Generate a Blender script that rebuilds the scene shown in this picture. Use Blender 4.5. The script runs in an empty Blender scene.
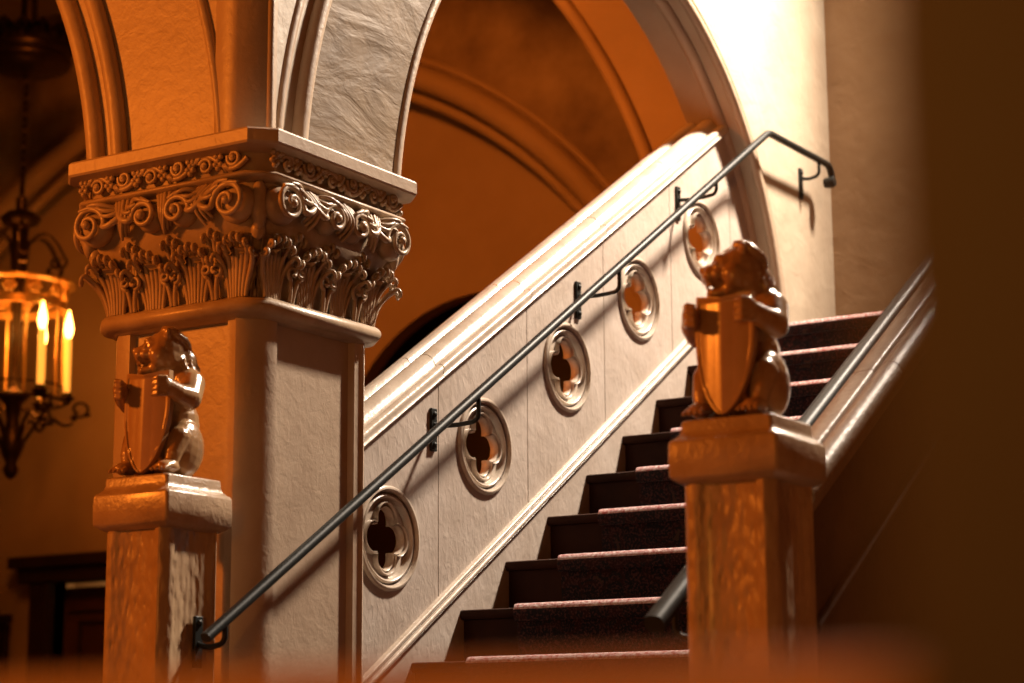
import bpy, bmesh, math, random
from math import sin, cos, pi, sqrt, radians, exp, atan2
from mathutils import Vector, Matrix
random.seed(7)
SC = bpy.context.scene
COL = SC.collection

# ------------------------------------------------------------------ helpers
class MB:
    def __init__(s): s.v = []; s.f = []
    def add(s, vs, fs):
        b = len(s.v); s.v += [tuple(v) for v in vs]; s.f += [tuple(i + b for i in f) for f in fs]; return s
    def box(s, x0, x1, y0, y1, z0, z1):
        return s.add([(x0,y0,z0),(x1,y0,z0),(x1,y1,z0),(x0,y1,z0),(x0,y0,z1),(x1,y0,z1),(x1,y1,z1),(x0,y1,z1)],
                     [(0,3,2,1),(4,5,6,7),(0,1,5,4),(1,2,6,5),(2,3,7,6),(3,0,4,7)])
    def prism(s, pts, fn, a, b):
        """closed 2-D outline pts mapped through fn(p, t) at t = a and t = b"""
        n = len(pts); v = [fn(p, a) for p in pts] + [fn(p, b) for p in pts]
        f = [(i, (i+1) % n, (i+1) % n + n, i + n) for i in range(n)] + [tuple(range(n))[::-1], tuple(range(n, 2*n))]
        return s.add(v, f)
    def rings(s, rs, cap0=True, cap1=True, closed=False):
        n = len(rs[0]); v = [p for r in rs for p in r]; f = []
        m = len(rs)
        for k in range(m if closed else m - 1):
            a = k*n; b = ((k+1) % m)*n
            for i in range(n):
                j = (i+1) % n; f.append((a+i, a+j, b+j, b+i))
        if not closed:
            if cap0: f.append(tuple(range(n))[::-1])
            if cap1: f.append(tuple(range((m-1)*n, m*n)))
        return s.add(v, f)
    def tube(s, pts, r, n=8, closed=False, up=None):
        pts = [Vector(p) for p in pts]; m = len(pts); rs = []
        rad = r if callable(r) else (lambda t: r)
        nrm = None
        for i, p in enumerate(pts):
            if closed: t = pts[(i+1) % m] - pts[i-1]
            else: t = pts[min(i+1, m-1)] - pts[max(i-1, 0)]
            if t.length < 1e-9: t = Vector((0,0,1))
            t.normalize()
            if nrm is None:
                a = Vector(up) if up else (Vector((0,0,1)) if abs(t.z) < .9 else Vector((1,0,0)))
                nrm = (a - t*a.dot(t)).normalized()
            else:
                q = nrm - t*nrm.dot(t)
                nrm = q.normalized() if q.length > 1e-6 else t.orthogonal().normalized()
            bi = t.cross(nrm); R = rad(i/max(1, m-1))
            rs.append([p + nrm*R*cos(2*pi*k/n) + bi*R*sin(2*pi*k/n) for k in range(n)])
        return s.rings(rs, closed=closed)
    def ell(s, c, r, rot=None, nu=16, nv=10):
        c = Vector(c); M = rot if rot else Matrix.Identity(3); v = []; f = []
        v.append(c + M @ Vector((0,0,r[2])))
        for i in range(1, nv):
            a = pi*i/nv
            for j in range(nu):
                b = 2*pi*j/nu
                v.append(c + M @ Vector((r[0]*sin(a)*cos(b), r[1]*sin(a)*sin(b), r[2]*cos(a))))
        v.append(c + M @ Vector((0,0,-r[2])))
        for j in range(nu): f.append((0, 1+j, 1+(j+1) % nu))
        for i in range(nv-2):
            for j in range(nu):
                a = 1+i*nu+j; b = 1+i*nu+(j+1) % nu; f.append((a, a+nu, b+nu, b))
        e = len(v)-1
        for j in range(nu): f.append((e, 1+(nv-2)*nu+(j+1) % nu, 1+(nv-2)*nu+j))
        return s.add(v, f)
    def lathe(s, prof, c=(0,0,0), n=24):
        c = Vector(c)
        return s.rings([[c + Vector((r*cos(2*pi*k/n), r*sin(2*pi*k/n), z)) for k in range(n)] for r, z in prof])
    def grid(s, fn, nu, nv):
        v = [fn(i/nu, j/nv) for j in range(nv+1) for i in range(nu+1)]
        f = [(j*(nu+1)+i, j*(nu+1)+i+1, (j+1)*(nu+1)+i+1, (j+1)*(nu+1)+i) for j in range(nv) for i in range(nu)]
        return s.add(v, f)
    def build(s, name, mat, parent=None, smooth=35, bevel=0, origin=None, seg=2):
        me = bpy.data.meshes.new(name)
        vs = s.v
        if origin: vs = [(v[0]-origin[0], v[1]-origin[1], v[2]-origin[2]) for v in vs]
        me.from_pydata(vs, [], s.f); me.update()
        bm = bmesh.new(); bm.from_mesh(me)
        bmesh.ops.recalc_face_normals(bm, faces=bm.faces)
        if smooth:
            for fc in bm.faces: fc.smooth = True
            for e in bm.edges:
                if len(e.link_faces) == 2 and e.calc_face_angle(0) > radians(smooth): e.smooth = False
        bm.to_mesh(me); bm.free()
        me.materials.append(mat)
        o = bpy.data.objects.new(name, me); COL.objects.link(o)
        if origin: o.location = origin
        if parent is not None: o.parent = parent
        if bevel:
            b = o.modifiers.new('edge', 'BEVEL'); b.width = bevel; b.segments = seg; b.limit_method = 'ANGLE'; b.angle_limit = radians(40)
            if smooth: b.harden_normals = False
        return o

def empty(name, loc=(0,0,0)):
    o = bpy.data.objects.new(name, None); COL.objects.link(o); o.location = loc; o.empty_display_size = .1; return o
def tag(o, label=None, cat=None, group=None, kind=None):
    if label: o['label'] = label
    if cat: o['category'] = cat
    if group: o['group'] = group
    if kind: o['kind'] = kind
    return o
def struct(o, label=None):
    o['kind'] = 'structure'
    if label: o['label'] = label
    return o

# ------------------------------------------------------------------ materials
def new_mat(name):
    m = bpy.data.materials.new(name); m.use_nodes = True; nt = m.node_tree
    return m, nt, nt.nodes['Principled BSDF']
def plaster(name, c1, c2, rough=.5, nscale=3., b1=(30., .5, .004), b2=None, aniso=(1,1,1), spec=.5, coat=0., crackle=None):
    """b1/b2 = (scale, strength, distance) of noise bumps"""
    m, nt, b = new_mat(name); N = nt.nodes; L = nt.links
    tc = N.new('ShaderNodeTexCoord'); mp = N.new('ShaderNodeMapping'); mp.inputs['Scale'].default_value = aniso
    L.new(tc.outputs['Object'], mp.inputs['Vector'])
    n = N.new('ShaderNodeTexNoise'); n.inputs['Scale'].default_value = nscale; n.inputs['Detail'].default_value = 6; n.inputs['Roughness'].default_value = .6
    L.new(tc.outputs['Object'], n.inputs['Vector'])
    cr = N.new('ShaderNodeValToRGB'); cr.color_ramp.elements[0].position = .35; cr.color_ramp.elements[1].position = .65
    cr.color_ramp.elements[0].color = (*c2, 1); cr.color_ramp.elements[1].color = (*c1, 1)
    L.new(n.outputs['Fac'], cr.inputs['Fac']); L.new(cr.outputs['Color'], b.inputs['Base Color'])
    b.inputs['Roughness'].default_value = rough; b.inputs['Specular IOR Level'].default_value = spec
    b.inputs['Coat Weight'].default_value = coat; b.inputs['Coat Roughness'].default_value = .15
    prev = None
    for k, bb in enumerate((b1, b2)):
        if not bb: continue
        t = N.new('ShaderNodeTexNoise'); t.inputs['Scale'].default_value = bb[0]; t.inputs['Detail'].default_value = 5
        t.inputs['Distortion'].default_value = .6
        L.new(mp.outputs['Vector'], t.inputs['Vector'])
        bp = N.new('ShaderNodeBump'); bp.inputs['Strength'].default_value = bb[1]; bp.inputs['Distance'].default_value = bb[2]
        L.new(t.outputs['Fac'], bp.inputs['Height'])
        if prev: L.new(prev.outputs['Normal'], bp.inputs['Normal'])
        prev = bp
    if crackle:
        t = N.new('ShaderNodeTexVoronoi'); t.feature = 'SMOOTH_F1'; t.inputs['Scale'].default_value = crackle[0]
        L.new(mp.outputs['Vector'], t.inputs['Vector'])
        bp = N.new('ShaderNodeBump'); bp.inputs['Strength'].default_value = crackle[1]; bp.inputs['Distance'].default_value = crackle[2]
        L.new(t.outputs['Distance'], bp.inputs['Height'])
        if prev: L.new(prev.outputs['Normal'], bp.inputs['Normal'])
        prev = bp
    if prev: L.new(prev.outputs['Normal'], b.inputs['Normal'])
    return m
def plain(name, c, rough=.5, metal=0., emit=None, estr=0., spec=.5):
    m, nt, b = new_mat(name)
    b.inputs['Base Color'].default_value = (*c, 1); b.inputs['Roughness'].default_value = rough; b.inputs['Metallic'].default_value = metal
    b.inputs['Specular IOR Level'].default_value = spec
    n = nt.nodes.new('ShaderNodeTexNoise'); n.inputs['Scale'].default_value = 60
    tc = nt.nodes.new('ShaderNodeTexCoord'); nt.links.new(tc.outputs['Object'], n.inputs['Vector'])
    bp = nt.nodes.new('ShaderNodeBump'); bp.inputs['Strength'].default_value = .15; bp.inputs['Distance'].default_value = .002
    nt.links.new(n.outputs['Fac'], bp.inputs['Height']); nt.links.new(bp.outputs['Normal'], b.inputs['Normal'])
    if emit:
        b.inputs['Emission Color'].default_value = (*emit, 1); b.inputs['Emission Strength'].default_value = estr
    return m

M_STONE = plaster('pillar_stone', (.56,.43,.31), (.46,.34,.24), .42, 4, (28, .35, .006), (120, .3, .002))
M_CARVE = plaster('carved_stone', (.55,.41,.28), (.40,.28,.18), .36, 9, (60, .35, .003), (160, .2, .0015))
M_BAL = plaster('balustrade_stone', (.60,.51,.44), (.50,.41,.34), .42, 5, (45, .55, .005), (14, .35, .008), aniso=(1,1,.6))
M_COPE = plaster('coping_stone', (.66,.56,.46), (.50,.40,.31), .30, 8, (50, .4, .003))
M_WALL = plaster('wall_plaster', (.56,.46,.34), (.46,.36,.26), .6, 2.5, (9, .5, .014), (50, .35, .003))
M_BACKW = plaster('ochre_plaster', (.50,.33,.19), (.42,.27,.15), .6, 2.5, (7, .5, .012), (40, .3, .003))
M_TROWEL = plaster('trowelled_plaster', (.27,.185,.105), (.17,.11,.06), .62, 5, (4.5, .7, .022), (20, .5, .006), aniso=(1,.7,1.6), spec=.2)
M_HALL = plaster('hall_plaster', (.50,.36,.24), (.44,.31,.20), .65, 1.6, (6, .3, .01))
M_MOTTLE = plaster('mottled_plaster', (.46,.33,.21), (.20,.13,.08), .65, 1.9, (9, .45, .012))
M_NEWEL = plaster('hammered_newel', (.50,.34,.20), (.36,.23,.13), .38, 6, (70, .5, .004), None, (1,1,.45), coat=.15, crackle=(55, .9, .008))
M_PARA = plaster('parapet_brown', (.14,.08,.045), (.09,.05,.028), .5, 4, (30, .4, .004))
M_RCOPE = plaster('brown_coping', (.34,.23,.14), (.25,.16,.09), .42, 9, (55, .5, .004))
M_NCAP = plaster('newel_cap_stone', (.50,.35,.22), (.38,.25,.15), .34, 8, (40, .6, .005), (130, .3, .002), coat=.2)
M_BEAR = plaster('bear_glaze', (.50,.30,.14), (.33,.18,.08), .25, 14, (90, .25, .003), (30, .3, .004), coat=.6)
M_SHIELD = plaster('shield_glaze', (.50,.30,.15), (.42,.24,.11), .32, 10, (60, .15, .002), coat=.35)
M_STEP = plaster('dark_stained_wood', (.045,.014,.006), (.025,.008,.004), .6, 6, (40, .2, .002), aniso=(.2,1,1), spec=.12)
M_IRON = plain('black_iron', (.010,.013,.012), .48, .1, spec=.35)
M_CHAND = plain('wrought_bronze', (.05,.032,.018), .38, .8)
M_BRASS = plain('ring_brass', (.80,.55,.22), .38, .8)
M_CANDLE = plain('candle_sleeve', (.85,.62,.28), .5, 0, (1.,.36,.04), 1.5)
M_FLAME = plain('flame_bulb', (1,.8,.4), .4, 0, (1.,.42,.07), 22)
M_WOOD = plaster('door_wood', (.10,.045,.02), (.06,.025,.012), .45, 5, (30, .2, .002), aniso=(1,1,.15))
M_FRAME = plaster('portal_wood', (.030,.014,.007), (.02,.009,.005), .5, 5, (30, .2, .002))
M_FG = plaster('bench_wood', (.46,.22,.06), (.38,.17,.045), .5, 4, (30, .15, .002), aniso=(.2,1,1))
M_POST = plaster('post_wood', (.032,.018,.010), (.024,.013,.007), .6, 4, (30, .15, .002), aniso=(1,1,.2))
M_FLOOR = plaster('tile_floor', (.20,.09,.04), (.13,.055,.025), .35, 3, (20, .2, .003))
M_CEIL = plaster('ceiling_plaster', (.42,.30,.18), (.32,.22,.13), .7, 2, (8, .3, .01))

def carpet_mat():
    m, nt, b = new_mat('patterned_carpet'); N = nt.nodes; L = nt.links
    tc = N.new('ShaderNodeTexCoord')
    v = N.new('ShaderNodeTexVoronoi'); v.inputs['Scale'].default_value = 16; L.new(tc.outputs['Object'], v.inputs['Vector'])
    r = N.new('ShaderNodeValToRGB'); r.color_ramp.interpolation = 'CONSTANT'; e = r.color_ramp.elements
    e[0].color = (.006,.006,.011,1); e[1].position = .55; e[1].color = (.028,.006,.007,1)
    a = e.new(.72); a.color = (.008,.009,.013,1); a = e.new(.86); a.color = (.07,.035,.022,1)
    L.new(v.outputs['Distance'], r.inputs['Fac'])
    n = N.new('ShaderNodeTexNoise'); n.inputs['Scale'].default_value = 140; n.inputs['Detail'].default_value = 3; L.new(tc.outputs['Object'], n.inputs['Vector'])
    r2 = N.new('ShaderNodeValToRGB'); r2.color_ramp.elements[0].position = .50; r2.color_ramp.elements[1].position = .62
    r2.color_ramp.elements[0].color = (0,0,0,1); r2.color_ramp.elements[1].color = (1,1,1,1); L.new(n.outputs['Fac'], r2.inputs['Fac'])
    mx = N.new('ShaderNodeMixRGB'); L.new(r2.outputs['Color'], mx.inputs['Fac']); L.new(r.outputs['Color'], mx.inputs['Color1']); mx.inputs['Color2'].default_value = (.09,.03,.03,1)
    L.new(mx.outputs['Color'], b.inputs['Base Color']); b.inputs['Roughness'].default_value = .95
    b.inputs['Sheen Weight'].default_value = .15; b.inputs['Sheen Roughness'].default_value = .35
    bp = N.new('ShaderNodeBump'); bp.inputs['Strength'].default_value = .8; bp.inputs['Distance'].default_value = .004
    L.new(n.outputs['Fac'], bp.inputs['Height']); L.new(bp.outputs['Normal'], b.inputs['Normal'])
    return m
M_CARPET = carpet_mat()
M_NOSING_LIT = plaster('nosing_highlight', (.85,.74,.72), (.50,.14,.14), .9, 90, (160, .8, .004), spec=.1)  # red-flecked carpet with the top-light highlight painted in as pale colour

# ------------------------------------------------------------------ camera (eye at x=3.537, low viewpoint)
CAMX = 3.5367
F_PX, PITCH, ROLL, YAW = 2032.118, .192647, -.0066645, .558651
fw0 = Vector((-sin(YAW), cos(YAW), 0)); r0 = Vector((cos(YAW), sin(YAW), 0)); zz = Vector((0,0,1))
fw = fw0*cos(PITCH) + zz*sin(PITCH); up = -fw0*sin(PITCH) + zz*cos(PITCH)
rt = r0*cos(ROLL) + up*sin(ROLL); uu = -r0*sin(ROLL) + up*cos(ROLL)
cam = bpy.data.objects.new('camera', bpy.data.cameras.new('camera')); COL.objects.link(cam)
M = Matrix((rt, uu, -fw)).transposed().to_4x4(); M.translation = Vector((CAMX, 0, 0)); cam.matrix_world = M
cam.data.sensor_width = 36; cam.data.lens = F_PX/1024*36; cam.data.clip_start = .05
cam.data.dof.use_dof = True; cam.data.dof.focus_distance = 6.0; cam.data.dof.aperture_fstop = 2.6
SC.camera = cam

# ------------------------------------------------------------------ main dimensions
Y0, Z0, DY, DZ = 5.344, .394, .26678, .17
SL = DZ/DY
FLOOR = Z0 - 7*DZ
CEIL = 5.1
def hz(y, h): return Z0 + (y - Y0)*SL + h         # height h above the nosing line
LAND = Z0 + 7*DZ; YL = Y0 + 7*DY
WX = 1.63                                          # clear stair width
BACK = 8.24

# ------------------------------------------------------------------ room shell
struct(MB().box(-9.2, 5.2, -3.0, 10.9, FLOOR-.1, FLOOR).build('floor', M_FLOOR))
struct(MB().box(-9.2, 5.2, -3.0, 10.9, CEIL, CEIL+.1).build('ceiling', M_CEIL))
struct(MB().box(-9.3, -9.1, -3.0, 10.9, FLOOR, CEIL).build('wall_left', M_HALL))
struct(MB().box(5.0, 5.2, -3.0, 10.9, FLOOR, CEIL).build('wall_right', M_HALL))
struct(MB().box(-9.2, 5.2, -3.2, -3.0, FLOOR, CEIL).build('wall_front', M_HALL))

# stair arcade wall (plane x = .08) with arch over the balustrade
AC, AZ, AA, AB = 6.26, 1.5, 1.40, 1.47
def arch_pts(c, z, a, b, t0, t1, n):
    return [(c - a*cos(t), z + b*sin(t)) for t in [t0 + (t1-t0)*i/n for i in range(n+1)]]
def arcade(name, mat, fn, c, z0, a, b, lo, hi, capz, d0, d1, tstart, right_bottom):
    """wall slab with an elliptical arch; fn(u, z, d) -> xyz; from u=lo (above capz) to u=hi"""
    m = MB(); P = arch_pts(c, z0, a, b, tstart, pi, 72)
    outline = [(lo, CEIL), (lo, capz)] + P + [(P[-1][0], right_bottom), (hi, right_bottom), (hi, CEIL)]
    # triangulate as quads column by column
    def strip(d):
        vs = []; cols = [(lo, capz)] + P
        for u, z in cols: vs += [fn(u, z, d), fn(u, CEIL, d)]
        n = len(cols); return vs, [(2*i, 2*i+2, 2*i+3, 2*i+1) for i in range(n-1)]
    for d in (d0, d1):
        vs, fs = strip(d); m.add(vs, fs)
        m.add([fn(P[-1][0], right_bottom, d), fn(hi, right_bottom, d), fn(hi, CEIL, d), fn(P[-1][0], CEIL, d), fn(P[-1][0], P[-1][1], d)], [(0,1,2,3,4)])
    n = len(outline)
    m.add([fn(u, z, d0) for u, z in outline] + [fn(u, z, d1) for u, z in outline], [(i, (i+1) % n, (i+1) % n+n, i+n) for i in range(n)])
    return m.build(name, mat, smooth=30)
t_a = math.asin((1.632-AZ)/AB)
# left half of the face carries a trowelled archivolt, the right half is smooth wall plaster
wl = arcade('wall_stairside', M_WALL, lambda u, z, d: (d, u, z), AC, AZ, AA, AB, 4.25, BACK, 1.632, -.15, .08, t_a, FLOOR)
struct(wl)
def sweep(path, prof, frame):
    """open/closed profile swept on path; frame(i) -> (origin, ax, ay) vectors"""
    m = MB(); rs = []
    for i in range(len(path)):
        o, ax, ay = frame(i); rs.append([o + ax*p[0] + ay*p[1] for p in prof])
    m.rings(rs); return m
def arch_trim(name, mat, c, z, a, b, t0, t1, off, r, face, n=60, squash=1., kindlabel=None, yz=True, sgn=1):
    """roll moulding following an arch; yz: the arch lies in the plane x=face else in y=face"""
    pts = arch_pts(c, z, a+off, b+off, t0, t1, n)
    if sgn < 0: pts = [(2*c-u, w) for u, w in pts]
    P = [Vector((face, u, w)) if yz else Vector((u, face, w)) for u, w in pts]
    return MB().tube(P, r, 10).build(name, mat, smooth=60)
# archivolt surface on the left flank (between the inner bead and the outer roll)
m = MB()
P1 = arch_pts(AC, AZ, AA+.02, AB+.02, t_a, pi/2, 40)
t_b = math.asin((1.632-AZ)/1.80)
P2 = arch_pts(AC, AZ, 1.86, 1.80, t_b, pi/2, 40)
def band(m, A, B, f, d0, d1):
    n = len(A)
    for k in range(n-1):
        q = [f(*A[k], d0), f(*A[k+1], d0), f(*B[k+1], d0), f(*B[k], d0), f(*A[k], d1), f(*A[k+1], d1), f(*B[k+1], d1), f(*B[k], d1)]
        fs = [(4,5,6,7), (0,1,5,4), (2,3,7,6)]
        if k == 0: fs.append((0,3,7,4))
        if k == n-2: fs.append((1,2,6,5))
        m.add(q, fs)
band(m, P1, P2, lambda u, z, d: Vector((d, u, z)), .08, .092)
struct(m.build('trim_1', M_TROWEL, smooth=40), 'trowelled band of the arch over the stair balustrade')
struct(MB().tube([Vector((.082, u, z)) for u, z in arch_pts(AC, AZ, AA+.012, AB+.012, t_a, pi, 90)] + [Vector((.082, AC+AA+.012, z)) for z in (1.2, .8, .2, FLOOR)], .021, 10).build('trim_2', M_STONE, smooth=60), 'rounded edge moulding of the stair arch')
m = MB()
m.tube([Vector((.080, u, z)) for u, z in arch_pts(AC, AZ, 1.88, 1.82, t_b, pi/2, 50)], .030, 10)
m.tube([Vector((.066, u, z)) for u, z in arch_pts(AC, AZ, 1.965, 1.87, t_b, pi/2, 50)], .022, 10)
struct(m.build('trim_3', M_STONE, smooth=60), 'outer roll moulding of the stair arch')
# shadow groove and fillet on the landing side of the arch
m = MB(); G = arch_pts(AC, AZ, AA+.060, AB+.060, pi/2, pi, 50)
m.tube([Vector((.080, u, z)) for u, z in G] + [Vector((.080, AC+AA+.060, z)) for z in (1.2, .2, FLOOR)], .008, 8)
struct(m.build('trim_4', M_STONE, smooth=60), 'thin fillet beside the edge moulding of the stair arch')
# hollow roll on the reveal
m = MB()
m.tube([Vector((-.005, u, z)) for u, z in arch_pts(AC, AZ, AA+.004, AB+.004, pi/2, pi, 60)] + [Vector((-.005, AC+AA+.004, z)) for z in (1.2, .4, FLOOR)], .028, 12)
struct(m.build('trim_5', M_STONE, smooth=60), 'roll moulding inside the reveal of the stair arch')

# lobby arcade wall (plane y = 4.19) going left from the pillar
LC = -1.90
def lob(u, z, d): return (2*LC - u, d, z)      # mirrored so that the arch starts at the pillar
ll = arcade('wall_lobby', M_STONE, lob, LC, AZ, AA, AB, LC*2-.03, LC*2+7.3-1.9, 1.632, 4.19, 4.74, t_a, FLOOR)
struct(ll)
m = MB()
for off, r, y in ((.012, .030, 4.185), (.105, .027, 4.182)):
    m.tube([Vector((2*LC-u, y, z)) for u, z in arch_pts(LC, AZ, AA+off, AB+off, t_a*(1-off), pi/2, 50)], r, 10)
struct(m.build('trim_6', M_STONE, smooth=60), 'double roll moulding of the lobby arch')
m = MB()
m.tube([Vector((2*LC-u, 4.188, z)) for u, z in arch_pts(LC, AZ, AA+.475, AB+.38, t_b, pi/2, 50)], .016, 10)
struct(m.build('trim_7', M_STONE, smooth=60), 'thin outer moulding of the lobby arch')
m = MB()
pc = [(-.06, 4.19), (-.05,4.178), (.015,4.172), (.030,4.178), (.084,4.232), (.092,4.246), (.092,4.275), (.078,4.29), (.0,4.4), (-.06,4.4)]
m.prism(pc, lambda p, t: (p[0], p[1], t), 1.632, CEIL)
m.tube([(.088,4.250,1.632),(.088,4.250,CEIL)], .013, 10)
struct(m.build('trim_8', M_STONE, smooth=50), 'vertical corner shaft above the capital')

# landing back wall and the transverse wall of the hall
struct(MB().box(-.15, 5.0, BACK, BACK+.26, FLOOR, CEIL).build('wall_back', M_BACKW))
TC, TZ, TR = -4.12, 1.55, 3.45
m = MB()
PT = [(TC - TR*cos(t), TZ + TR*sin(t)) for t in [pi*i/80 for i in range(81)]]
cols = [(-9.1, PT[0][1])] + PT + [(-.15, PT[-1][1])]
for d in (BACK, BACK+.26):
    vs = []; 
    for u, z in PT: vs += [(u, d, min(z, CEIL-.02)), (u, d, CEIL)]
    m.add(vs, [(2*i, 2*i+2, 2*i+3, 2*i+1) for i in range(len(PT)-1)])
m.box(-9.1, PT[0][0], BACK, BACK+.26, FLOOR, CEIL); m.box(PT[-1][0], -.15, BACK, BACK+.26, FLOOR, CEIL)
vs = [(u, d, min(z, CEIL-.02)) for d in (BACK, BACK+.26) for u, z in PT]; n = len(PT)
m.add(vs, [(i, i+1, i+1+n, i+n) for i in range(n-1)])
struct(m.build('wall_hall', M_HALL, smooth=30))
m = MB(); m.tube([(TC - (TR+.02)*cos(t), BACK-.01, TZ + (TR+.02)*sin(t)) for t in [pi*i/80 for i in range(81)]], .035, 10)
struct(m.build('trim_9', M_HALL, smooth=60), 'moulding around the wide hall arch')
# far wall of the hall with a big blind arch
YB = 10.0; RC, RZ, RR = -4.88, .82, 3.54
m = MB(); N_ = 96
ring = [(RC - RR*cos(t), RZ + RR*sin(t)) for t in [pi*i/N_ for i in range(N_+1)]]
vs = []
for u, z in ring: vs += [(u, YB, z), (u, YB, CEIL)]
m.add(vs, [(2*i, 2*i+2, 2*i+3, 2*i+1) for i in range(N_)])
m.add([(u, YB, z) for u, z in ring] + [(u, YB+.22, z) for u, z in ring], [(i, i+1, i+2+N_, i+1+N_) for i in range(N_)])
m.box(-9.1, RC-RR, YB, YB+.22, FLOOR, CEIL); m.box(RC+RR, -.15, YB, YB+.22, FLOOR, CEIL)
struct(m.build('wall_far', M_MOTTLE, smooth=30))
m = MB()
for rr, yy, w in ((RR+.02, YB-.02, .075), (RR-.10, YB+.06, .035), (RR+.13, YB, .022)):
    m.tube([(RC - rr*cos(t), yy, RZ + rr*sin(t)) for t in [pi*i/N_ for i in range(N_+1)]], w, 12)
struct(m.build('trim_10', M_HALL, smooth=60), 'heavy double moulding of the blind arch on the far wall')
# recessed wall inside the blind arch, with an arched doorway to a dark passage and the lit door
CC, CZ, CR = -3.07, 1.60, 1.078
m = MB(); A = [(CC - CR*cos(t), CZ + CR*sin(t)) for t in [pi*i/48 for i in range(49)]]
yr = YB+.20; zt = RZ+RR+.05
vs = []
for u, z in A: vs += [(u, yr, z), (u, yr, zt)]
m.add(vs, [(2*i, 2*i+2, 2*i+3, 2*i+1) for i in range(48)])
DX0, DX1, DZT = -6.55, -5.45, 1.064
m.box(CC+CR, RC+RR+.05, yr, yr+.12, FLOOR, zt)
m.box(DX1, CC-CR, yr, yr+.12, FLOOR, zt); m.box(RC-RR-.05, DX0, yr, yr+.12, FLOOR, zt); m.box(DX0, DX1, yr, yr+.12, DZT, zt)
m.add([(u, yr, z) for u, z in A] + [(u, yr+.12, z) for u, z in A], [(i, i+1, i+50, i+49) for i in range(48)])
struct(m.build('wall_recess', M_HALL, smooth=30))
struct(MB().box(-9.1, 5.0, YB+.75, YB+.85, FLOOR, CEIL).build('wall_passage', M_FRAME))
struct(MB().box(-6.9, -5.1, yr+.50, yr+.55, FLOOR, 1.6).box(-5.15, -5.10, yr+.12, yr+.50, FLOOR, 1.6).box(-6.9, -6.85, yr+.12, yr+.50, FLOOR, 1.6).box(-6.9, -5.1, yr+.12, yr+.55, 1.55, 1.6).build('wall_anteroom', M_HALL, smooth=0), 'lit wall of the room beyond the far door')
struct(MB().box(-.15, .08, BACK+.26, YB+.3, FLOOR, CEIL).build('wall_end', M_HALL))

# ------------------------------------------------------------------ great pillar
PCX, PCY, PH = -.195, 4.49, .275
def side(k, s, z, o, half=PH, cx=PCX, cy=PCY):
    """point on side k (0 = facing -y, 1 = facing +x ...), s along the face, o outward"""
    x, y = s, -(half + o)
    for _ in range(k): x, y = -y, x
    return Vector((cx + x, cy + y, z))
def section(half, ch, border, rec, bead):
    """outline of a square shaft with chamfered corners, beads and sunk panels"""
    L = [(-half+ch, 0), (-half+ch+border, 0), (-half+ch+border+.006, -rec), (half-ch-border-.006, -rec), (half-ch-border, 0),
         (half-ch-bead*1.2, 0), (half-ch-bead*.6, bead*.5), (half-ch, bead*.2)]
    out = []
    for k in range(4):
        for s, o in L:
            x, y = s, -(half+o)
            for _ in range(k): x, y = -y, x
            out.append((x, y))
    return out
def loft(prof, cx, cy, ch):
    """chamfered square lofted through (half, z) pairs"""
    m = MB(); rs = []
    for h, z, *c in prof:
        c = c[0] if c else ch
        r = []
        for k in range(4):
            for s in (-h+c, h-c):
                x, y = s, -h
                for _ in range(k): x, y = -y, x
                r.append((cx+x, cy+y, z))
        rs.append(r)
    m.rings(rs); return m
pillar = tag(empty('stone_pillar', (0,0,0)), 'tall square stone pillar with a deeply carved leafy capital, left of the stairs', 'pillar')
m = MB(); m.prism([(PCX+x, PCY+y) for x, y in section(PH, .052, .044, .020, .016)], lambda p, t: (p[0], p[1], t), FLOOR, 1.16)
m.build('shaft', M_STONE, pillar, smooth=50)
# necking torus
prof = [(PH-.002, 1.128), (PH+.010, 1.132)] + [(PH+.014+.025*sin(pi*(i/12)), 1.161-.025*cos(pi*i/12)) for i in range(13)] + [(PH+.010, 1.190), (PH+.002, 1.195)]
loft(prof, PCX, PCY, .058).build('necking', M_CARVE, pillar, smooth=60)
# bell (core behind the carving)
loft([(PH+.000,1.18),(PH+.004,1.24),(PH+.012,1.30),(PH+.028,1.345),(PH+.048,1.38),(PH+.052,1.42),(PH+.056,1.49),(PH+.062,1.515),(PH+.062,1.60)], PCX, PCY, .056).build('bell', M_CARVE, pillar, smooth=50)
# abacus slab and the bead beneath the frieze
loft([(PH+.080,1.576),(PH+.110,1.586),(PH+.114,1.592),(PH+.114,1.624),(PH+.110,1.630)], PCX, PCY, .060).build('abacus', M_STONE, pillar, smooth=30)
loft([(PH+.06,1.494)] + [(PH+.072+.018*sin(pi*i/6), 1.497+.026*i/6) for i in range(7)] + [(PH+.062,1.526)], PCX, PCY, .06).build('string_bead', M_CARVE, pillar, smooth=60)

def spiral(c, r0_, turns, a0, sgn=1, n=26, shrink=.16):
    """flat spiral (s, z) points inward"""
    out = []
    for i in range(n+1):
        t = i/n; r = r0_*(1-t)**.9 + r0_*shrink*t; a = a0 + sgn*2*pi*turns*t
        out.append((c[0]+r*cos(a), c[1]+r*sin(a)))
    return out
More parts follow.
